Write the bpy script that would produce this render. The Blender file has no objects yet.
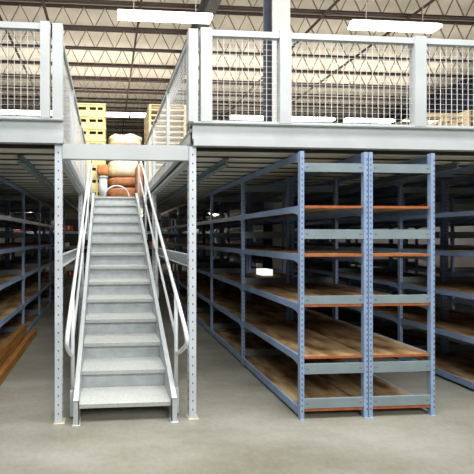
import bpy, bmesh, math, random
from mathutils import Vector, Matrix
random.seed(7)
S = bpy.context.scene
C = S.collection
PI = math.pi

# ------------------------------------------------------------------ materials
def mat(name, rgb, rough=0.55, metal=0.0, var=0.08, scale=6.0, bump=0.0, rgb2=None, stretch=(1,1,1), emit=None, detail=4):
    m = bpy.data.materials.new(name); m.use_nodes = True
    nt = m.node_tree; b = nt.nodes['Principled BSDF']
    b.inputs['Roughness'].default_value = rough
    b.inputs['Metallic'].default_value = metal
    tc = nt.nodes.new('ShaderNodeTexCoord')
    mp = nt.nodes.new('ShaderNodeMapping'); mp.inputs['Scale'].default_value = stretch
    nt.links.new(tc.outputs['Object'], mp.inputs['Vector'])
    no = nt.nodes.new('ShaderNodeTexNoise'); no.inputs['Scale'].default_value = scale; no.inputs['Detail'].default_value = detail
    nt.links.new(mp.outputs['Vector'], no.inputs['Vector'])
    cr = nt.nodes.new('ShaderNodeValToRGB')
    c1 = rgb2 if rgb2 else [max(0, c*(1-var*2)) for c in rgb]
    cr.color_ramp.elements[0].position = 0.38; cr.color_ramp.elements[0].color = (*c1, 1)
    cr.color_ramp.elements[1].position = 0.62; cr.color_ramp.elements[1].color = (*rgb, 1)
    nt.links.new(no.outputs['Fac'], cr.inputs['Fac'])
    nt.links.new(cr.outputs['Color'], b.inputs['Base Color'])
    if bump:
        bp = nt.nodes.new('ShaderNodeBump'); bp.inputs['Strength'].default_value = bump; bp.inputs['Distance'].default_value = 0.01
        nt.links.new(no.outputs['Fac'], bp.inputs['Height']); nt.links.new(bp.outputs['Normal'], b.inputs['Normal'])
    if emit:
        b.inputs['Emission Color'].default_value = (*emit[0], 1); b.inputs['Emission Strength'].default_value = emit[1]
    return m

M = {}
M['white']   = mat('white_painted_steel', (0.56,0.60,0.615), 0.38, 0, 0.04, 3)
M['post']    = mat('pale_post_paint', (0.68,0.73,0.79), 0.4, 0, 0.05, 4)
M['hole']    = mat('dark_slot', (0.20,0.23,0.31), 0.8)
M['bluehole']= mat('blue_slot', (0.13,0.17,0.30), 0.7)
M['rack']    = mat('blue_grey_rack_paint', (0.35,0.47,0.68), 0.38, 0, 0.08, 5)
M['brace']   = mat('grey_brace_paint', (0.28,0.345,0.375), 0.45, 0, 0.06, 5)
M['stair']   = mat('stair_plate', (0.56,0.605,0.625), 0.42, 0, 0.07, 9)
M['tread']   = mat('stair_tread_plate', (0.53,0.555,0.54), 0.5, 0, 0.06, 40)
M['rail']    = mat('white_handrail_paint', (0.70,0.74,0.76), 0.35, 0, 0.03, 4)
M['wire']    = mat('galvanised_wire', (0.74,0.76,0.75), 0.4, 0, 0.05, 5)
M['deckmetal']= mat('galvanised_deck', (0.72,0.71,0.64), 0.4, 0.0, 0.12, 2.5, stretch=(0.4,3,3))
M['deckboard']= mat('shade_deck_board', (0.05,0.045,0.04), 0.7, 0, 0.15, 3)  # near-black colour stands in for shade between the deck planks
M['board']   = mat('particleboard', (0.56,0.42,0.25), 0.6, 0, 0.2, 5.5, rgb2=(0.20,0.115,0.05), stretch=(1,0.6,1), detail=8)
M['edge']    = mat('orange_board_edge', (0.50,0.17,0.065), 0.6, 0, 0.12, 14)
M['timber']  = mat('orange_timber', (0.46,0.24,0.07), 0.6, 0, 0.2, 6, stretch=(4,0.4,4))
M['pallet']  = mat('pale_pallet_wood', (0.80,0.66,0.42), 0.7, 0, 0.12, 8, stretch=(0.5,3,3))
M['yellow']  = mat('pale_yellow_plastic', (0.84,0.74,0.36), 0.5, 0, 0.06, 4)
M['darkslot']= mat('crate_slot_shade', (0.10,0.07,0.02), 0.9)
M['cream']   = mat('cream_wrap', (0.84,0.78,0.62), 0.5, 0, 0.1, 7, bump=0.3)
M['brown']   = mat('brown_sack', (0.52,0.25,0.13), 0.75, 0, 0.15, 7, bump=0.3)
M['orange']  = mat('orange_sack', (0.70,0.30,0.12), 0.7, 0, 0.15, 7, bump=0.3)
M['chord']   = mat('brown_joist_paint', (0.085,0.06,0.05), 0.6)
M['web']     = mat('grey_web_paint', (0.34,0.29,0.25), 0.6)
M['girder']  = mat('grey_girder_paint', (0.13,0.125,0.13), 0.55)
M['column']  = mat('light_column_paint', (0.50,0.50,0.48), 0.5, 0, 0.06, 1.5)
M['coldark'] = mat('dark_column_side', (0.10,0.11,0.14), 0.5)
M['pipe']    = mat('dark_pipe', (0.09,0.065,0.055), 0.5)
M['roof']    = mat('cream_roof_insulation', (0.72,0.66,0.56), 0.8, 0, 0.07, 0.8)
M['wall']    = mat('grey_wall_panel', (0.30,0.29,0.28), 0.8, 0, 0.1, 0.6)
M['walldark']= mat('dark_wall', (0.035,0.033,0.035), 0.9, 0, 0.1, 0.6)
M['wallpale']= mat('pale_wall_panel', (0.60,0.58,0.62), 0.8, 0, 0.06, 0.6)
M['walllow'] = mat('shade_lower_wall', (0.035,0.03,0.03), 0.9, 0, 0.1, 0.6)
M['wallband']= mat('navy_wall_band', (0.05,0.05,0.09), 0.7)
M['tube']    = mat('fluorescent_diffuser', (0.95,0.95,0.92), 0.5, emit=((1,0.97,0.9), 6.0))
M['fixture'] = mat('white_fixture', (0.85,0.84,0.8), 0.5, emit=((1,0.97,0.92), 0.5))
M['card']    = mat('cardboard', (0.40,0.25,0.14), 0.8, 0, 0.12, 5)
M['redbox']  = mat('red_carton', (0.55,0.10,0.07), 0.7)
M['orangebox']= mat('orange_carton', (0.72,0.24,0.10), 0.7)
M['whitebox']= mat('white_carton', (0.85,0.83,0.76), 0.7)
M['plate']   = mat('base_plate_paint', (0.66,0.60,0.45), 0.6)

def floor_mat():
    m = bpy.data.materials.new('polished_concrete'); m.use_nodes = True
    nt = m.node_tree; b = nt.nodes['Principled BSDF']
    tc = nt.nodes.new('ShaderNodeTexCoord')
    n1 = nt.nodes.new('ShaderNodeTexNoise'); n1.inputs['Scale'].default_value = 1.3; n1.inputs['Detail'].default_value = 9; n1.inputs['Roughness'].default_value = .65
    mp = nt.nodes.new('ShaderNodeMapping'); mp.inputs['Scale'].default_value = (0.5, 1.6, 1)
    nt.links.new(tc.outputs['Object'], mp.inputs['Vector'])
    nt.links.new(mp.outputs['Vector'], n1.inputs['Vector'])
    n2 = nt.nodes.new('ShaderNodeTexNoise'); n2.inputs['Scale'].default_value = 26; n2.inputs['Detail'].default_value = 5
    nt.links.new(tc.outputs['Object'], n2.inputs['Vector'])
    mx = nt.nodes.new('ShaderNodeMath'); mx.operation = 'MULTIPLY_ADD'; mx.inputs[1].default_value = 0.22
    nt.links.new(n2.outputs['Fac'], mx.inputs[0]); nt.links.new(n1.outputs['Fac'], mx.inputs[2])
    cr = nt.nodes.new('ShaderNodeValToRGB')
    cr.color_ramp.elements[0].position = 0.40; cr.color_ramp.elements[0].color = (0.215,0.21,0.165,1)
    cr.color_ramp.elements[1].position = 0.80; cr.color_ramp.elements[1].color = (0.36,0.36,0.325,1)
    nt.links.new(mx.outputs[0], cr.inputs['Fac'])
    nt.links.new(cr.outputs['Color'], b.inputs['Base Color'])
    b.inputs['Roughness'].default_value = 0.42
    b.inputs['Specular IOR Level'].default_value = 0.3
    return m
M['floor'] = floor_mat()

# ------------------------------------------------------------------ mesh builder
class MB:
    def __init__(s): s.v = []; s.f = []; s.mi = []; s.smooth = []
    def face(s, idx, mi=0, sm=False): s.f.append(idx); s.mi.append(mi); s.smooth.append(sm)
    def box(s, x0,x1,y0,y1,z0,z1, mi=0):
        n = len(s.v)
        s.v += [(x0,y0,z0),(x1,y0,z0),(x1,y1,z0),(x0,y1,z0),(x0,y0,z1),(x1,y0,z1),(x1,y1,z1),(x0,y1,z1)]
        for q in ((0,3,2,1),(4,5,6,7),(0,1,5,4),(1,2,6,5),(2,3,7,6),(3,0,4,7)):
            s.face([n+i for i in q], mi)
        return s
    def prism(s, pts, axis, a, b, mi=0, sa=None):
        """closed 2-D outline swept along an axis; pts are (y,z) for x, (x,z) for y, (x,y) for z"""
        def P(p, t):
            return (t,p[0],p[1]) if axis == 'x' else (p[0],t,p[1]) if axis == 'y' else (p[0],p[1],t)
        n = len(s.v); k = len(pts)
        s.v += [P(p,a) for p in pts] + [P(p,b) for p in pts]
        area = sum(pts[i][0]*pts[(i+1)%k][1]-pts[(i+1)%k][0]*pts[i][1] for i in range(k))
        flip = (area > 0) == (axis in ('x','z'))
        for i in range(k):
            j = (i+1) % k
            q = [n+i, n+j, n+k+j, n+k+i]
            s.face(q if flip else q[::-1], mi)
        A = [n+i for i in range(k)]; B = [n+k+i for i in range(k)]
        s.face(A[::-1] if flip else A, mi); s.face(B if flip else B[::-1], mi)
        return s
    def bar(s, p, q, w, h, mi=0):
        """square bar between two points"""
        p = Vector(p); q = Vector(q); d = (q-p).normalized()
        up = Vector((0,0,1)) if abs(d.z) < .95 else Vector((0,1,0))
        r = d.cross(up).normalized(); u = r.cross(d)
        n = len(s.v)
        for c in (p, q):
            for a, b in ((-1,-1),(1,-1),(1,1),(-1,1)):
                s.v.append(tuple(c + r*a*w/2 + u*b*h/2))
        for f in ((0,1,2,3),(7,6,5,4),(0,4,5,1),(1,5,6,2),(2,6,7,3),(3,7,4,0)):
            s.face([n+i for i in f], mi)
        return s
    def tube(s, pts, r, seg=10, mi=0):
        pts = [Vector(p) for p in pts]; n0 = len(s.v); prev = None
        for i, p in enumerate(pts):
            if i == 0: d = pts[1]-p
            elif i == len(pts)-1: d = p-pts[i-1]
            else: d = (pts[i+1]-p).normalized() + (p-pts[i-1]).normalized()
            d.normalize()
            if prev is None:
                up = Vector((0,0,1)) if abs(d.z) < .9 else Vector((1,0,0))
                a = d.cross(up).normalized()
            else:
                a = (prev - d*prev.dot(d)).normalized()
            prev = a; b = d.cross(a)
            for k in range(seg):
                t = 2*PI*k/seg
                s.v.append(tuple(p + a*math.cos(t)*r + b*math.sin(t)*r))
        for i in range(len(pts)-1):
            for k in range(seg):
                k2 = (k+1) % seg
                s.face([n0+i*seg+k, n0+i*seg+k2, n0+(i+1)*seg+k2, n0+(i+1)*seg+k], mi, True)
        s.face([n0+k for k in range(seg)][::-1], mi); e = n0+(len(pts)-1)*seg
        s.face([e+k for k in range(seg)], mi)
        return s
    def build(s, name, mats, parent=None, bevel=0.0):
        me = bpy.data.meshes.new(name)
        o = Vector(parent.location) if parent is not None else Vector((0,0,0))
        off = o
        if parent is None:
            xs = [v[0] for v in s.v]; ys = [v[1] for v in s.v]; zs = [v[2] for v in s.v]
            off = Vector(((min(xs)+max(xs))/2, (min(ys)+max(ys))/2, min(zs)))
        elif parent.parent is not None:
            off = parent.parent.location + parent.location
        me.from_pydata([tuple(Vector(v)-off) for v in s.v], [], s.f)
        if not isinstance(mats, (list, tuple)): mats = [mats]
        for m in mats: me.materials.append(m)
        for p, i, sm in zip(me.polygons, s.mi, s.smooth): p.material_index = i; p.use_smooth = sm
        bm = bmesh.new(); bm.from_mesh(me)
        bmesh.ops.recalc_face_normals(bm, faces=bm.faces)
        if bevel:
            es = [e for e in bm.edges if len(e.link_faces) == 2 and e.calc_face_angle() > 0.6]
            bmesh.ops.bevel(bm, geom=es, offset=bevel, segments=2, affect='EDGES', profile=.5)
        bm.to_mesh(me); bm.free()
        ob = bpy.data.objects.new(name, me); C.objects.link(ob)
        if parent is not None: ob.parent = parent
        else: ob.location = off
        return ob

def thing(name, label, cat, loc=(0,0,0), group=None):
    o = bpy.data.objects.new(name, None); C.objects.link(o)
    o.empty_display_size = 0.1
    o.location = loc; o['label'] = label; o['category'] = cat
    if group: o['group'] = group
    return o
def tag(o, label, cat, group=None):
    o['label'] = label; o['category'] = cat
    if group: o['group'] = group
    return o
def struct(o): o['kind'] = 'structure'; return o
def dup(root, loc, label, group=None):
    r = root.copy(); C.objects.link(r); r.location = loc; r['label'] = label
    if group: r['group'] = group
    for ch in list(root.children):
        c = ch.copy(); C.objects.link(c); c.parent = r
        for g in list(ch.children):
            d = g.copy(); C.objects.link(d); d.parent = c
    return r
def channel(a0, a1, b0, b1, t, open_side):
    """C outline in a 2-D plane (a horizontal, b vertical), open towards +a or -a"""
    if open_side > 0:
        return [(a0,b0),(a1,b0),(a1,b0+t),(a0+t,b0+t),(a0+t,b1-t),(a1,b1-t),(a1,b1),(a0,b1)]
    return [(a1,b0),(a1,b1),(a0,b1),(a0,b1-t),(a1-t,b1-t),(a1-t,b0+t),(a0,b0+t),(a0,b0)]

# ------------------------------------------------------------------ key dimensions (metres)
YF = 2.76                # front line of the platform
XL, XR = -0.442, 0.799   # centre lines of the stair bay posts
DZ = 2.56                # deck surface
DB = 2.505               # deck underside
YL = 6.32                # back of the stair opening
YB = 14.0                # back of the platform
XW0, XW1 = -7.0, 20.0
YW = 26.0

# ------------------------------------------------------------------ setting
struct(MB().box(XW0,XW1,-7,YW,-0.15,0).build('floor', M['floor']))
struct(MB().box(XW0,XW1,2.0,YW,10.55,10.7).build('ceiling', M['roof']))
struct(MB().box(XW0,XW1,YW,YW+.2,0,10.55).build('wall_back', M['wall']))
struct(MB().box(XW0,XW1,YW-.03,YW,0,4.2).build('wall_back_shade', M['walllow']))  # dark band over the lower wall, shade put into its colour
struct(MB().box(XW1,XW1+.2,2,YW,0,8.3).build('wall_right', M['wallpale']))
struct(MB().box(XW1,XW1+.2,2,YW,8.3,10.55).build('trim_1', M['wallband']))
struct(MB().box(XW0-.2,XW0,2,YW,0,10.55).build('wall_left', M['wall']))

# ------------------------------------------------------------------ mezzanine platform
mez = thing('mezzanine_platform', 'raised steel mezzanine platform with pale fascia beams over the shelving', 'platform', (0.17, YF, 0))
# solid deck boards on shallow metal planks; pieces round the stair opening and the column
HX0, HX1, HY0, HY1 = 3.37-.20, 3.37+.21, 5.60, 6.02
areas = [(XW0+.02,XL-.02,YF+.03,YB),(XL-.02,XR+.02,YL+.03,YB),(XR+.02,HX0,YF+.03,YB),(HX1,XW1-.02,YF+.03,YB),(HX0,HX1,YF+.03,HY0),(HX0,HX1,HY1,YB)]
d = MB(); pk = MB()
for x0, x1, y0, y1 in areas:
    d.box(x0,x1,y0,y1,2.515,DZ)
    k = 0
    while True:
        ya = YF+.05+.222*k; yb = ya+.125; k += 1
        if ya > y1: break
        if ya < y0 or yb > y1: continue
        pk.prism([(ya,2.5145),(ya+.006,DB),(yb-.006,DB),(yb,2.5145)], 'x', x0, x1)
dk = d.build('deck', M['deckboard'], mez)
pk.build('deck_plank', M['deckmetal'], dk)
def fascia(x0, x1):
    m = MB()
    m.prism([(YF-.005,2.612),(YF+.005,2.612),(YF+.005,2.758),(YF-.028,2.758),(YF-.028,2.770),(YF+.018,2.770),(YF+.018,2.60),(YF-.005,2.60)], 'x', x0, x1)
    f = m.build('fascia_beam', M['white'], mez)
    m = MB()
    m.prism([(YF-.035,2.545),(YF+.02,2.545),(YF+.02,2.557),(YF-.022,2.557),(YF-.022,2.606),(YF-.006,2.606),(YF-.006,2.616),(YF-.035,2.616)], 'x', x0, x1)
    m.build('edge_angle', M['white'], f)
fascia(XW0+.02, XL+.045); fascia(XR-.0, XW1-.02)
# front posts with slots and foot plates
def mez_post(x, y, zt=2.545):
    m = MB(); w = .0325
    m.prism([(x-w,y-w),(x+w,y-w),(x+w,y+w),(x+w-.02,y+w),(x+w-.02,y+w-.004),(x+w-.004,y+w-.004),(x+w-.004,y-w+.004),(x-w+.004,y-w+.004),(x-w+.004,y+w-.004),(x-w+.02,y+w-.004),(x-w+.02,y+w),(x-w,y+w)], 'z', 0.008, zt)
    z = 0.09
    while z < zt-.04:
        m.prism([(x-.004,z-.009),(x+.004,z-.009),(x+.007,z+.003),(x+.004,z+.009),(x-.004,z+.009),(x-.007,z+.003)], 'y', y-w-.0012, y-w+.001, 1)
        for sx in (-1,1):
            xa = x+sx*w
            m.prism([(y-.006,z-.010),(y+.006,z-.010),(y+.008,z+.004),(y,z+.012),(y-.008,z+.004)], 'x', xa-.001, xa+.001, 1)
        z += .082
    p = m.build('post', [M['post'], M['hole']], mez)
    MB().box(x-.045,x+.055,y-.05,y+.045,0.0,0.008).build('base_plate', M['plate'], p)
for x in (XL, XR):
    mez_post(x, YF+.03)
    mez_post(x, 5.05, 2.415)
# beam across the front of the stairs
m = MB(); m.prism(channel(YF+.0, YF+.05, 2.415, 2.552, .006, 1), 'x', XL+.036, XR-.036)
cb = m.build('cross_beam', M['white'], mez)
for x0, x1 in ((XL+.036,XL+.040),(XR-.040,XR-.036)):
    MB().box(x0,x1,YF-.006,YF+.05,2.40,2.56).build('end_plate', M['white'], cb)
MB().box(XL+.01,XL+.05,YF-.004,YF+.03,2.555,2.565).build('beam_clip', M['hole'], cb)
MB().box(XR-.05,XR-.01,YF-.004,YF+.03,2.555,2.565).build('beam_clip', M['hole'], cb)
# landing edge + side beams of the opening
for x, sd in ((XL, 1), (XR, -1)):
    a0, a1 = (x-.03, x+.04) if sd > 0 else (x-.04, x+.03)
    MB().prism(channel(a0, a1, 2.42, 2.556, .008, sd), 'y', YF+.07, YL).build('side_beam', M['white'], mez)
    a0, a1 = (x-.02, x+.03) if sd > 0 else (x-.03, x+.02)
    MB().prism(channel(a0, a1, 1.415, 1.53, .006, sd), 'y', YF+.066, 5.01).build('side_brace', M['white'], mez)
    xk = x - sd*.005
    MB().box(min(xk,xk+sd*.012),max(xk,xk+sd*.012),YF+.09,YL+.1,2.562,2.70).build('toe_board', M['white'], mez)
MB().prism(channel(YL-.01, YL+.03, 2.36, 2.55, .008, -1), 'x', XL+.045, XR-.045).build('landing_beam', M['white'], mez)
# joists running back under the deck
for x in (-0.855, -3.0, 1.22, 3.75):
    MB().prism([(x-.03,2.43),(x+.03,2.43),(x+.03,2.442),(x+.006,2.442),(x+.006,2.49),(x+.03,2.49),(x+.03,2.502),(x-.03,2.502),(x-.03,2.49),(x-.006,2.49),(x-.006,2.442),(x-.03,2.442)], 'y', YF+.25, YB).build('deck_joist', M['brace'], mez)

# ------------------------------------------------------------------ guard railings with wire mesh
ZT, ZB = 3.63, 2.775
def wire_panel(parent, axis, c, a0, a1, z0, z1, step=.058, w=.004):
    m = MB()
    n = max(1, round((a1-a0)/step)); st = (a1-a0)/n
    for i in range(1, n):
        a = a0+i*st
        if axis == 'x': m.box(a-w/2,a+w/2,c-w/2,c+w/2,z0,z1)
        else: m.box(c-w/2,c+w/2,a-w/2,a+w/2,z0,z1)
    k = max(1, round((z1-z0)/.054)); sz = (z1-z0)/k
    for i in range(1, k):
        z = z0+i*sz; h = w*.55
        if axis == 'x': m.box(a0,a1,c+w/2,c+w/2+h,z-h/2,z+h/2)
        else: m.box(c+w/2,c+w/2+h,a0,a1,z-h/2,z+h/2)
    return m.build('wire_mesh', M['wire'], parent)
def guard_front(label, spans, posts, loc):
    t = thing('guard_railing', label, 'railing', loc)
    for x0, x1 in posts:
        m = MB(); m.prism(channel(x0, x1, YF-.03, YF+.03, .005, 1) if False else
            [(x0,YF-.03),(x1,YF-.03),(x1,YF+.03),(x1-.006,YF+.03),(x1-.006,YF-.024),(x0+.006,YF-.024),(x0+.006,YF+.03),(x0,YF+.03)], 'z', ZB-.004, ZT+.012)
        m.build('post', M['white'], t)
    for x0, x1 in spans:
        MB().box(x0,x1,YF-.02,YF+.02,ZT-.055,ZT).build('top_rail', M['white'], t)
        MB().box(x0,x1,YF-.012,YF+.012,ZB-.004,ZB+.014).build('bottom_rail', M['white'], t)
        wire_panel(t, 'x', YF-.004, x0, x1, ZB+.014, ZT-.055)
    return t
guard_front('pale front railing with white wire mesh, right of the stairs',
    [(0.975,1.625),(1.735,2.97),(3.085,4.30),(4.41,5.6)], [(0.868,0.975),(1.625,1.735),(2.97,3.085),(4.30,4.41)], (0.868,YF,ZB))
guard_front('pale front railing with white wire mesh, left of the stairs',
    [(-1.83,-0.60),(-3.17,-1.94)], [(-0.60,-0.515),(-1.94,-1.83)], (-0.6,YF,ZB))
def guard_side(label, x):
    t = thing('guard_railing', label, 'railing', (x, YF, DZ))
    ys = [YF+.005, 3.90, 5.08, 6.26]
    for i, y in enumerate(ys):
        if i == 0: MB().box(x-.045,x+.045,y-.03,y+.04,ZB-.004,ZT).build('post', M['white'], t)
        else: MB().box(x-.022,x+.022,y-.022,y+.022,DZ+.001,ZT-.04).build('post', M['white'], t)
    for y0, y1 in zip(ys, ys[1:]):
        a, b = y0+.04, y1-.022
        MB().box(x-.02,x+.02,a,b+.044 if y1 == ys[-1] else b,ZT-.04,ZT).build('top_rail', M['white'], t)
        MB().box(x-.012,x+.012,a,b,2.705,2.725).build('bottom_rail', M['white'], t)
        wire_panel(t, 'y', x-.003, a, b, 2.725, ZT-.04)
guard_side('wire mesh side railing running back along the left edge of the stair opening', XL-.005)
guard_side('wire mesh side railing running back along the right edge of the stair opening', XR+.0)

# ------------------------------------------------------------------ staircase
RISE, RUN, Y0 = .183, .272, 2.60+.157
SXL, SXR = -.252, .591
st = thing('metal_staircase', 'grey painted steel staircase with pipe handrails climbing to the mezzanine', 'staircase', (0.17, Y0, 0))
for i in range(13):
    y = Y0+RUN*i; z = .17+RISE*i
    m = MB()
    m.prism([(y,z-.037),(y+.005,z-.037),(y+.005,z-.006),(y+.322,z-.006),(y+.322,z),(y,z)], 'x', SXL, SXR)
    m.build('tread', [M['tread']], st)
for i in range(13):
    y = Y0+RUN*(i+1)+.045; z = .17+RISE*i
    MB().box(SXL,SXR,y,y+.005,z+.0005,z+RISE-.006).build('riser', M['stair'], st)
yT = Y0+RUN*13; zT = .17+RISE*13
MB().prism([(yT-.0,zT-.037),(yT+.005,zT-.037),(yT+.005,zT-.006),(YL-.015,zT-.006),(YL-.015,zT),(yT,zT)], 'x', SXL, SXR).build('landing_tread', M['tread'], st)
sl = RISE/RUN
def nz(y): return .17+sl*(y-Y0)
for sgn, xe in ((-1, SXL), (1, SXR)):
    xi = xe; xo = xe+sgn*.052
    def poly(y0, dz0, dz1):
        pass
    m = MB()
    t = .007
    # plate web and two flanges of the stringer channel, all following the pitch
    ya, yb = Y0-.035, YL-.02
    up, dn = .075, .20
    yf = Y0-.035
    web = [(ya,0.008),(ya,nz(ya)+up),(yb,nz(yb)+up),(yb,nz(yb)-dn),(Y0+ (dn-.17)/sl+.02,0.008)]
    m.prism(web, 'x', min(xi,xi+sgn*t), max(xi,xi+sgn*t))
    x0, x1 = min(xi,xo), max(xi,xo)
    m.prism([(ya,nz(ya)+up),(yb,nz(yb)+up),(yb,nz(yb)+up-.009),(ya,nz(ya)+up-.009)], 'x', x0, x1)
    y2 = Y0+(dn-.17)/sl+.02
    m.prism([(y2,0.008+.002),(yb,nz(yb)-dn),(yb,nz(yb)-dn+.009),(y2,.019)], 'x', x0, x1)
    m.prism([(ya,0.008),(ya+.008,.008),(ya+.008,nz(ya)+up-.004),(ya,nz(ya)+up-.004)], 'x', x0, x1)
    m.build('stringer', M['white'], st)
    MB().box(x0-.01,x1+.01,ya-.02,ya+.12,0,.008).build('foot_plate', M['white'], st)
    # handrail
    xr = xe+sgn*.072
    hz = lambda y: .885+.677*(y-2.46)
    pts = [(xr,6.26,3.36),(xr,6.02,hz(5.92)+.03)]
    pts = [(xr,6.27,hz(5.95)),(xr,6.05,hz(5.95)),(xr,5.92,hz(5.92))]
    y = 5.5
    while y > 2.6: pts.append((xr,y,hz(y))); y -= .4
    # return loop at the foot of the rail
    pts += [(xr,2.52,hz(2.52)),(xr,2.475,.878),(xr,2.455,.845),(xr,2.462,.81),(xr,2.50,.776),(xr,2.58,.725),(xr,2.68,.665),(xr,2.79,.612),(xr,2.838,.60)]
    MB().tube(pts, .019, 12).build('handrail', M['rail'], st)
    pm = [(xr,y,hz(y)-.42) for y in (6.24,5.4,4.6,3.8,2.86)]
    MB().tube(pm, .016, 12).build('mid_rail', M['rail'], st)
    for k, y in enumerate((2.85, 3.97, 5.09, 6.24)):
        zb = nz(y)+.0
        ztop = hz(min(y,5.95))-.005
        m = MB().tube([(xr,y,zb-.05 if k else .12),(xr,y,ztop)], .019, 12)
        p = m.build('handrail_post', M['rail'], st)
        z0 = zb-.09 if k else .02
        MB().box(min(xo,xr+sgn*.022),max(xo,xr+sgn*.022),y-.025,y+.025,z0,z0+(.14 if k else .24)).build('post_bracket', M['stair'], p)

# ------------------------------------------------------------------ shelving racks
BAY, NB = 1.2, 6
LEV = [0.075, 0.565, 1.05, 1.52, 1.975]
RW = .662   # depth of one rack
def make_rack(label, loc, lips=(1,0), bays=NB):
    """origin at the front corner with the smaller x; runs back along y"""
    r = thing('shelving_rack', label, 'shelving rack', (0,0,0), 'shelving racks under the mezzanine')
    pw, pd = .039, .034
    for b in range(bays+1):
        for s in (0,1):
            x0 = 0 if s == 0 else RW-pw
            y0 = b*BAY; xa, xb = x0, x0+pw
            m = MB()
            m.prism([(xa,y0),(xb,y0),(xb,y0+pd),(xb-.012,y0+pd),(xb-.012,y0+pd-.004),(xb-.004,y0+pd-.004),(xb-.004,y0+.004),(xa+.004,y0+.004),(xa+.004,y0+pd-.004),(xa+.012,y0+pd-.004),(xa+.012,y0+pd),(xa,y0+pd)], 'z', .004, 2.50)
            if b <= 1:
                z = .08; xm = (xa+xb)/2 + (.010 if s else -.0)
                while z < 2.46:
                    m.box(xm-.005,xm+.005,y0-.001,y0+.001,z-.010,z+.010,1)
                    z += .05
            p = m.build('post', [M['rack'], M['bluehole']], r)
            MB().box(xa,xb,y0-.012,y0+pd+.012,0,.004).build('foot_plate', M['rack'], p)
    bt = .028
    for b in range(bays):
        ya, yb = b*BAY+pd, (b+1)*BAY
        for s in (0,1):
            x0, x1 = (0.004, .004+bt) if s == 0 else (RW-.004-bt, RW-.004)
            xo = x0 if s == 0 else x1
            for z in LEV+[2.49]:
                zt = z+(.0195 if z < 2.4 and lips[s] else 0); h = .062 if z > .2 else .07
                m = MB()
                g = .034 if z > .2 else 0.0
                out = [(ya,zt),(yb,zt)]
                if g:
                    out += [(yb,zt-h-g),(yb-.03,zt-h-g*.45),(yb-.07,zt-h-.004),(yb-.10,zt-h),(ya+.10,zt-h),(ya+.07,zt-h-.004),(ya+.03,zt-h-g*.45),(ya,zt-h-g)]
                else:
                    out += [(yb,zt-h),(ya,zt-h)]
                lip = .006
                xa, xb = (x0, x0+.006) if s == 0 else (x1-.006, x1)
                m.prism(out, 'x', xa, xb)
                m.box(x0,x1,ya,yb,zt-.007,zt)          # top flange
                m.box(x0,x1,ya+.1,yb-.1,zt-h,zt-h+.006)
                m.build('beam', M['rack'], r)
        for z in LEV:
            m = MB(); ybo = yb+ (pd-.002)
            yfo = ya-(pd-.012) if b == 0 else ya+.001
            z0, z1 = z+.0005, z+.0195
            m.box(.048,RW-.048,yfo,ybo if b == bays-1 else yb+pd-.001,z0,z1)
            # thin edging strip on the open front end
            if b == 0: m.box(.048,RW-.048,yfo-.004,yfo,z0-.004,z1,1)
            # strips along the sides lying on the beams
            m.box(.0325 if lips[0] else .006,.048,ya,yb,z0,z1); m.box(RW-.048,RW-.0325 if lips[1] else RW-.006,ya,yb,z0,z1)
            m.build('shelf_board', [M['board'], M['edge']], r)
    # brace channels across each end frame
    for b in range(bays+1):
        for z0, z1 in ((.10,.188),(.42,.515),(1.072,1.148),(1.682,1.772),(2.31,2.392)):
            y = b*BAY
            m = MB()
            ydf = y+.004
            ch = [(ydf,z0),(ydf+.02,z0),(ydf+.02,z0+.004),(ydf+.004,z0+.004),(ydf+.004,z1-.004),(ydf+.02,z1-.004),(ydf+.02,z1),(ydf,z1)]
            if b > 0 : ch = [(yy+.034,zz) for yy,zz in ch]
            m.prism(ch, 'x', pw, RW-pw)
            if b == 0:
                zc = (z0+z1)/2
                for xx in (pw+.02, RW-pw-.045):
                    m.box(xx,xx+.026,ydf-.001,ydf+.002,zc-.006,zc+.006,1)
            m.build('brace_channel', [M['brace'], M['hole']], r)
    r.location = loc
    return r
YR = 2.69
rA = make_rack('blue-grey rack with bare particleboard shelves, nearest right of the stairs', (1.792,YR,0))
racks = [
 ('blue-grey rack with bare particleboard shelves, backing onto the rack nearest the stairs', 2.462, 1),
 ('blue-grey rack across the aisle at the right edge, facing the back-to-back pair', 4.01, 0),
 ('blue-grey rack behind the one at the right edge, mostly in shadow', 4.68, 1),
 ('shadowed rack farthest right, one aisle beyond the rack at the right edge', 6.25, 0),
 ('dark blue-grey rack left of the stairs, beside the orange timbers', -1.38-RW, 1),
 ('shadowed rack backing onto the one beside the orange timbers', -1.38-2*RW-.008, 0),
]
rB = None
for lab, x, side in racks:
    if side and rB is None: rB = make_rack(lab, (x,YR,0), (0,1))
    else: dup(rB if side else rA, (x,YR,0), lab)

# long timbers by the left rack
m = MB().box(-1.288,-1.215,2.95,5.3,0.0,.12)
tag(m.build('timber_beam', M['timber'], bevel=.006), 'lower orange-brown timber on the floor, on the aisle side of the taller one', 'timber')
m = MB().box(-1.372,-1.302,2.95,4.95,0.0,.29)
tag(m.build('timber_beam', M['timber'], bevel=.006), 'taller orange-brown timber on the floor, right against the left rack', 'timber')

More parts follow.
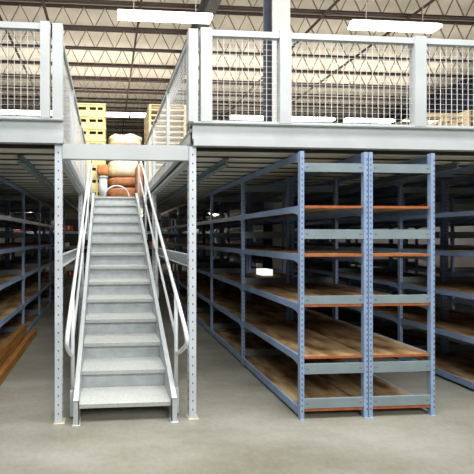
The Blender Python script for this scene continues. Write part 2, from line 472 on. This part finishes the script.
# ------------------------------------------------------------------ far storage rack under the deck
fr = thing('storage_rack', 'dark storage rack across the far end under the mezzanine', 'shelving rack', (1.0,10.9,0))
FX = [-5+1.5*i for i in range(12)]
for x in FX:
    for y in (10.9, 11.5):
        MB().box(x-.03,x+.03,y-.03,y+.03,0,2.4).build('post', M['rack'], fr)
FZ = [.25, .8, 1.35, 1.9]
for z in FZ:
    MB().box(FX[0]-.03,FX[-1]+.03,10.87,10.93,z-.08,z-.005).build('beam', M['rack'], fr)
    MB().box(FX[0]-.03,FX[-1]+.03,11.47,11.53,z-.08,z-.005).build('beam', M['rack'], fr)
    MB().box(FX[0]-.03,FX[-1]+.03,10.87,11.53,z-.004,z+.012).build('shelf_board', M['board'], fr)
def carton(w, dp, h, mt):
    m = MB().box(-w/2,w/2,-dp/2,dp/2,0,h*.97)
    m.box(-w/2,-.004,-dp/2,dp/2,h*.97,h); m.box(.004,w/2,-dp/2,dp/2,h*.97,h)
    m.box(-.03,.03,-dp/2-.002,-dp/2,h*.3,h*.97,1)
    return m
protos = {}
kinds = [('cardboard_box','small brown cardboard box on the far shelves in shadow','card','brown cardboard boxes on the far shelves'),
         ('carton','small red carton on the far shelves in shadow','redbox','red cartons on the far shelves'),
         ('carton','small orange carton on the far shelves in shadow','orangebox','orange cartons on the far shelves'),
         ('carton','small white carton on the far shelves in shadow','whitebox','white cartons on the far shelves')]
sizes = {'card':(.34,.3,.30),'redbox':(.26,.3,.2),'orangebox':(.28,.3,.16),'whitebox':(.16,.2,.14)}
for zi, z in enumerate(FZ):
    x = -4.8
    while x < 7.2:
        k = random.choices([0,1,2,3],[.25,.22,.22,.31])[0]
        nm, lab, mk, grp = kinds[k]
        w, dp, h = sizes[mk]
        near = min(abs((x+w/2)-fx) for fx in FX)
        if near < w/2+.05: x += .1; continue
        if random.random() < .72:
            if mk not in protos:
                o = carton(w,dp,h,mk).build(nm, [M[mk], M['cream']])
                protos[mk] = o
            else:
                o = protos[mk].copy(); C.objects.link(o)
            o.location = (x+w/2, 11.08+random.uniform(0,.06), z+.012)
            tag(o, lab, 'box', grp)
        x += w+random.uniform(.04,.45)
# a single white carton with an added glow on a shelf of the near rack
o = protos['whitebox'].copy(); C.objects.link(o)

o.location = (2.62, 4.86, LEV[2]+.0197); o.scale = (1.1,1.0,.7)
ms = M['whitebox'].copy(); ms.name = 'glowing_white_carton'; bb = ms.node_tree.nodes['Principled BSDF']; bb.inputs['Emission Color'].default_value = (1,.98,.95,1); bb.inputs['Emission Strength'].default_value = .7  # emission paints a faint glow; the carton is no light source
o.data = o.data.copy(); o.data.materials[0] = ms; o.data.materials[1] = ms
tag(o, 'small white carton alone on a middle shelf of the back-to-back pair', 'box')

# ------------------------------------------------------------------ goods on the deck
def pallet_at(x, y, z, label, first=[None]):
    grp = 'stacked pale wooden pallets'
    if first[0] is None:
        t = thing('wooden_pallet', label, 'pallet', (x,y,z), grp)
        W, L = .96, 1.0
        m = MB()
        for k in range(7): m.box(x-W/2,x+W/2,y-L/2+k*(L-.1)/6,y-L/2+k*(L-.1)/6+.1,z+.118,z+.138)
        m.build('top_deck', M['pallet'], t)
        for sx in (-1,0,1):
            xc = x+sx*(W/2-.03)
            MB().prism([(y-L/2,z+.02),(y-L/2+.2,z+.02),(y-L/2+.23,z+.05),(y-.1,z+.05),(y-.1,z+.02),(y+.1,z+.02),(y+.1,z+.05),(y+L/2-.23,z+.05),(y+L/2-.2,z+.02),(y+L/2,z+.02),(y+L/2,z+.118),(y-L/2,z+.118)], 'x', xc-.03, xc+.03).build('stringer', M['pallet'], t)
        m = MB()
        for k in (0,.45,.9): m.box(x-W/2,x+W/2,y-L/2+k*L,y-L/2+k*L+.1*L,z,z+.02)
        m.build('bottom_deck', M['pallet'], t)
        first[0] = t; return t
    return dup(first[0], (x,y,z), label, grp)
ORD = ['topmost','second','third','fourth','fifth','sixth','seventh','eighth','ninth','tenth','eleventh','twelfth','thirteenth','fourteenth','fifteenth','sixteenth','seventeenth','eighteenth']
def pl(i): return ORD[i] if i == 0 else ORD[i]+' from the top'
NP = 18
for i in range(NP):
    pallet_at(1.54, 8.05, DZ+.001+.1395*(NP-1-i), 'pale wooden pallet, %s of the tall stack right of the stair head' % pl(i))
# pallets and crate on the deck at the right
for i in range(16):
    pallet_at(9.24, 7.3, DZ+.001+.1395*(15-i), 'pale wooden pallet, %s of the stack at the far right edge' % pl(i))
wc = thing('wooden_crate', 'open wooden frame crate with diagonal braces behind the right mesh railing', 'crate', (8.2,7.4,DZ))
x0,x1,y0,y1,z0,z1 = 7.75,8.6,6.9,7.8,DZ+.002,4.74
for x in (x0,x1-.09):
    for y in (y0,y1-.09): MB().box(x,x+.09,y,y+.09,z0,z1).build('corner_post', M['pallet'], wc)
for y in (y0-.025,y1):
    for z in (z0+.05,3.45,z1-.12): MB().box(x0,x1,y,y+.025,z,z+.11).build('rail', M['pallet'], wc)
    for za, zb in ((3.56,z1-.12),(z0+.16,3.45)):
        xm = (x0+x1)/2
        MB().bar((xm,y+.012,zb),(x0+.12,y+.012,za),.024,.08).build('diagonal_brace', M['pallet'], wc)
        MB().bar((xm,y+.012,zb),(x1-.12,y+.012,za),.024,.08).build('diagonal_brace', M['pallet'], wc)
for y in (y0+.1,y0+.35,y0+.6): MB().box(x0,x1,y,y+.15,z1,z1+.02).build('lid_board', M['pallet'], wc)

# yellow crates
yc0 = None
NY = 8; HY = .285
CX, CY = -.41, 7.55
for i in range(NY):
    z = DZ+.001+(NY-1-i)*(HY+.001)
    lab = 'pale yellow slotted crate, %s of the stack left of stair head' % pl(i)
    if yc0 is None:
        t = thing('plastic_crate', lab, 'crate', (CX,CY,z), 'stacked yellow crates')
        W, L, tw = .76, .9, .02
        m = MB()
        m.box(CX-W/2,CX+W/2,CY-L/2,CY+L/2,z,z+.02)
        for xs in (-1,1): m.box(CX+xs*(W/2-tw) if xs<0 else CX+W/2-tw, (CX-W/2+tw*2) if xs<0 else CX+W/2, CY-L/2,CY+L/2,z+.02,z+HY) if xs>0 else m.box(CX-W/2,CX-W/2+tw,CY-L/2,CY+L/2,z+.02,z+HY)
        for ys in (CY-L/2, CY+L/2-tw):
            sl_ = [(-.30,-.08),(-.0,.15),(.19,.31)]
            xs = -W/2
            for a, b in sl_:
                m.box(CX+xs,CX+a,ys,ys+tw,z+.13,z+.20); xs = b
            m.box(CX+xs,CX+W/2,ys,ys+tw,z+.13,z+.20)
            m.box(CX-W/2,CX+W/2,ys,ys+tw,z+.02,z+.13); m.box(CX-W/2,CX+W/2,ys,ys+tw,z+.20,z+HY)
        m.build('body', M['yellow'], t)
        m = MB()
        m.box(CX-W/2-.012,CX+W/2+.012,CY-L/2-.012,CY-L/2,z+HY-.03,z+HY); m.box(CX-W/2-.012,CX+W/2+.012,CY+L/2,CY+L/2+.012,z+HY-.03,z+HY)
        m.box(CX-W/2-.012,CX-W/2,CY-L/2,CY+L/2,z+HY-.03,z+HY); m.box(CX+W/2,CX+W/2+.012,CY-L/2,CY+L/2,z+HY-.03,z+HY)
        m.build('rim', M['yellow'], t)
        MB().box(CX-W/2+.03,CX+W/2-.03,CY-L/2+.06,CY+L/2-.06,z+.022,z+HY-.02).build('slot_shade', M['darkslot'], t)  # dark block added inside so the slots look shaded
        yc0 = t
    else: dup(yc0, (CX,CY,z), lab, 'stacked yellow crates')

# sacks and bundles behind the stair head
def sack(name, x, y, z, w, l, h, mt, label, cat, seed, amp=.10):
    rnd = random.Random(seed)
    bm = bmesh.new(); bmesh.ops.create_cube(bm, size=1)
    bmesh.ops.subdivide_edges(bm, edges=bm.edges[:], cuts=7, use_grid_fill=True)
    ph = [rnd.uniform(0,6.28) for _ in range(6)]
    for v in bm.verts:
        px, py, pz = v.co*2
        r = (abs(px)**4+abs(py)**4+abs(pz)**4)**.25
        e = .5/max(r,1e-6)
        q = Vector((px,py,pz))*e
        lump = 1+amp*(math.sin(px*5+ph[0])*math.sin(py*4+ph[1])+.5*math.sin(px*9+ph[2]+py*6))
        q.z = q.z*(lump if q.z > 0 else 1)
        q.x *= 1+amp*.3*math.sin(pz*5+ph[3]); q.y *= 1+amp*.3*math.sin(px*5+ph[4])
        v.co = Vector((q.x*w, q.y*l, (q.z+.5)*h))
    zmin = min(v.co.z for v in bm.verts)
    for v in bm.verts: v.co.z -= zmin
    for f in bm.faces: f.smooth = True
    me = bpy.data.meshes.new(name); bm.to_mesh(me); bm.free(); me.materials.append(mt)
    o = bpy.data.objects.new(name, me); C.objects.link(o); o.location = (x,y,z)
    return tag(o, label, cat)
GX, GY = .47, 8.1
z = DZ+.001
pallet_at(GX, GY, z, 'pale wooden pallet carrying the sacks at the head of the stairs'); z += .1395
sack('sack', GX, GY, z, .92, .9, .30, M['brown'], 'brown sack lowest on the pallet at the head of the stairs', 'sack', 1, .04); z += .29
sack('sack', GX, GY, z, .90, .9, .27, M['brown'], 'brown sack second from the bottom of the pile at the stair head', 'sack', 2, .04); z += .26
sack('wrapped_bundle', GX, GY, z, .94, .9, .46, M['cream'], 'cream wrapped bundle in the middle of the pile at the stair head', 'bundle', 3, .03); z += .45
sack('sack', GX, GY, z, .9, .88, .34, M['orange'], 'orange sack under the cream bundle on top of the pile', 'sack', 4, .04); z += .33
sack('wrapped_bundle', GX+.02, GY, z, .88, .8, .36, M['cream'], 'lumpy cream wrapped bundle topping the pile behind the front beam', 'bundle', 9, .16)
b0 = sack('sack', -.09, 7.0, DZ+.001+.55,   .28, .3, .26, M['orange'], 'orange sack on the white tub, left at the stair head', 'sack', 6, .15)
m = MB()
m.tube([(-.09,7.0,DZ+.001),(-.09,7.0,DZ+.5)], .10, 20).tube([(-.09,7.0,DZ+.5),(-.09,7.0,DZ+.551)], .112, 20)
tag(m.build('plastic_tub', M['rail']), 'white lidded tub standing at the left of the stair head', 'tub')
sack('sack', .76, 7.15, DZ+.001, .18, .4, .85, M['brown'], 'tall brown sack standing behind the right handrail at the stair head', 'sack', 8, .08)
# white bent-tube frame right at the top step
arc = [(.22+.28*math.cos(a), 6.75, DZ+.02+.27*math.sin(a)) for a in [PI*k/16 for k in range(17)]]
hf = thing('tube_frame', 'white arched tube frame standing at the top of the stairs', 'frame', (.19,6.75,DZ))
MB().tube(arc, .02, 10).build('arch', M['rail'], hf)
MB().box(-.08,.52,6.73,6.77,DZ+.001,DZ+.03).build('foot_bar', M['rail'], hf)

# ------------------------------------------------------------------ roof structure
JZ = 9.7; JY0, JS = 9.02, 1.27
NJ = 13
j0 = None
for i in range(NJ):
    y = JY0+JS*i
    lab = 'brown open-web roof joist, %s counting back from the camera' % (['nearest']+ORD[1:])[i]
    if j0 is None:
        t = thing('roof_joist', lab, 'roof joist', (6.5,y,JZ), 'open-web roof joists')
        xa, xb = XW0+.02, XW1-.02
        m = MB(); m.box(xa,xb,y-.07,y-.01,JZ,JZ+.06); m.box(xa,xb,y+.01,y+.07,JZ,JZ+.06); m.build('bottom_chord', M['chord'], t)
        m = MB(); m.box(xa,xb,y-.06,y-.01,10.49,10.545); m.box(xa,xb,y+.01,y+.06,10.49,10.545); m.build('top_chord', M['chord'], t)
        m = MB(); x = xa+.1; p = .40; upz = False
        while x+p < xb:
            a = (x,y,JZ+.03 if not upz else 10.52); b = (x+p,y,10.52 if not upz else JZ+.03)
            m.bar(a, b, .028, .028); upz = not upz; x += p
        m.build('web', M['web'], t)
        j0 = t
    else: dup(j0, (6.5,y,JZ), lab, 'open-web roof joists')
# girder carried by the column
gx = 3.37
m = MB(); gz0, gz1 = 9.05, 9.68
m.prism([(gx-.19,gz0),(gx+.19,gz0),(gx+.19,gz0+.04),(gx+.02,gz0+.04),(gx+.02,gz1-.04),(gx+.19,gz1-.04),(gx+.19,gz1),(gx-.19,gz1),(gx-.19,gz1-.04),(gx-.02,gz1-.04),(gx-.02,gz0+.04),(gx-.19,gz0+.04)], 'y', 3.0, YW)
tag(m.build('roof_girder', M['girder']), 'dark grey steel girder running back under the roof joists', 'girder')
col = thing('steel_column', 'pale steel column rising behind the front railing to the roof', 'column', (gx,5.85,0))
MB().box(gx-.17,gx+.18,5.63,5.66,0.0,9.04).build('flange', M['column'], col)
MB().box(gx-.17,gx+.18,5.96,5.99,0.0,9.04).build('flange', M['coldark'], col)  # rear flange and web coloured darker than the front flange
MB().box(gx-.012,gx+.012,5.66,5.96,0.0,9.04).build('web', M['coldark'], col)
# pipes and conduits running back under the roof
for px, pz, r, lab in ((1.15,9.62,.04,'thin dark pipe under the roof nearest above the stairs'),
                    (-2.15,9.60,.05,'dark pipe under the roof above the left railing post'),
                    (-3.85,9.62,.05,'dark pipe under the roof at the far left'),
                    (7.7,9.60,.05,'dark pipe under the roof between the column and the right light'),
                    (10.9,9.62,.05,'dark pipe under the roof at the right, behind the mesh')):
    t = thing('roof_pipe', lab, 'pipe', (px,14,pz))
    MB().tube([(px,8.0,pz),(px,YW-.05,pz)], r, 10).build('pipe', M['pipe'], t)
    for k in range(0,13,2):
        y = JY0+JS*k
        MB().box(px-.012,px+.012,y-.012,y+.012,pz+r-.005,JZ+.02).build('hanger', M['pipe'], t)

# ------------------------------------------------------------------ fluorescent lights
L0 = None
def light_fix(x, y, z, label, hang=True):
    global L0
    if L0 is None:
        t = thing('fluorescent_light', label, 'ceiling light', (x,y,z), 'hanging fluorescent lights')
        a, b = x-1.2, x+1.2
        MB().prism([(y-.13,z+.015),(y-.12,z+.0),(y+.12,z+.0),(y+.13,z+.015),(y+.13,z+.07),(y+.06,z+.12),(y-.06,z+.12),(y-.13,z+.07)], 'x', a, b).build('diffuser', M['tube'], t)
        MB().box(a-.02,b+.02,y-.05,y+.05,z+.121,z+.16).build('housing', M['fixture'], t)
        for xx in (x-.8,x+.8): MB().box(xx-.006,xx+.006,y-.006,y+.006,z+.16,10.52).build('hanging_rod', M['web'], t)
        L0 = t; return t
    return dup(L0, (x,y,z), label, 'hanging fluorescent lights')
light_fix(1.48, 7.6, 7.28, 'long hanging fluorescent light above the stairs, in the near row')
light_fix(7.68, 7.6, 7.28, 'long hanging fluorescent light at the upper right, in the near row')
fx = [(-3.6,'at the far left'),(-.2,'above the crates'),(2.3,'second left of the column'),(7.0,'just right of the column, low in the mesh'),(9.6,'behind the middle of the right mesh'),(12.6,'left of the right railing post'),(15.6,'near the right edge')]
for x, w in fx: light_fix(x, 13.75, 7.25, 'small fluorescent light in the far row, '+w)
fx = [(-2.0,'leftmost'),(1.2,'second from the left'),(5.0,'third from the left'),(9.0,'third from the right'),(13.0,'second from the right'),(17.0,'rightmost')]
for x, w in fx: light_fix(x, 19.0, 7.25, 'tiny fluorescent light in the farthest row, %s of its row' % w)

# ------------------------------------------------------------------ added fill lights
def area(name, loc, tgt, sx, sy, power, col=(1,.98,.95)):
    l = bpy.data.lights.new(name, 'AREA'); l.shape = 'RECTANGLE'; l.size = sx; l.size_y = sy; l.energy = power; l.color = col
    o = bpy.data.objects.new(name, l); C.objects.link(o); o.location = loc
    o.rotation_euler = (Vector(tgt)-Vector(loc)).to_track_quat('-Z','Y').to_euler()
    return o
area('overhead_fill', (1.8,1.5,7.4), (1.8,1.7,0), 9, 2.2, 600)  # unseen overhead light added above the front floor
area('front_fill', (2.0,-4.4,6.6), (1.8,2.9,1.2), 8, 3, 430)  # unseen fill added behind the camera for the front faces
area('roof_wash', (6.0,12.5,7.6), (6.0,12.5,10), 24, 12, 400, (1,.95,.86))  # added up-facing light, unseen from below, brightens the roof
area('roof_row', (6.0,15.4,8.4), (6.0,15.4,10), 24, 1.2, 300, (1,.97,.88))  # added narrow up-light for the bright band on the roof
area('deck_wash', (2.5,5.4,8.9), (2.5,8.2,3.6), 9, 2.0, 420)  # unseen light added to brighten the goods on the deck
for lx in (-2.6, -.3, 1.2, 3.6, 6.0):
    l = bpy.data.lights.new('far_rack_fill', 'POINT'); l.energy = 9; l.shadow_soft_size = .02; l.color = (1,.9,.75)  # small point lights added to pick out the far boxes
    o = bpy.data.objects.new('far_rack_fill', l); C.objects.link(o); o.location = (lx,10.35,2.42)

w = bpy.data.worlds.new('World'); S.world = w; w.use_nodes = True
w.node_tree.nodes['Background'].inputs[0].default_value = (0.9,0.95,1,1)
w.node_tree.nodes['Background'].inputs[1].default_value = 0.035

# ------------------------------------------------------------------ camera
cam = bpy.data.cameras.new('camera'); co = bpy.data.objects.new('camera', cam); C.objects.link(co)
cam.sensor_fit = 'HORIZONTAL'; cam.sensor_width = 36
cam.lens = 300/474*36
cam.shift_x = (237-124)/474; cam.shift_y = 0
co.location = (0,0,1.7); co.rotation_euler = (PI/2, 0, -math.atan(17/300))
S.camera = co
S.view_settings.view_transform = 'Standard'
S.view_settings.look = 'Medium High Contrast'
S.view_settings.exposure = 0.28
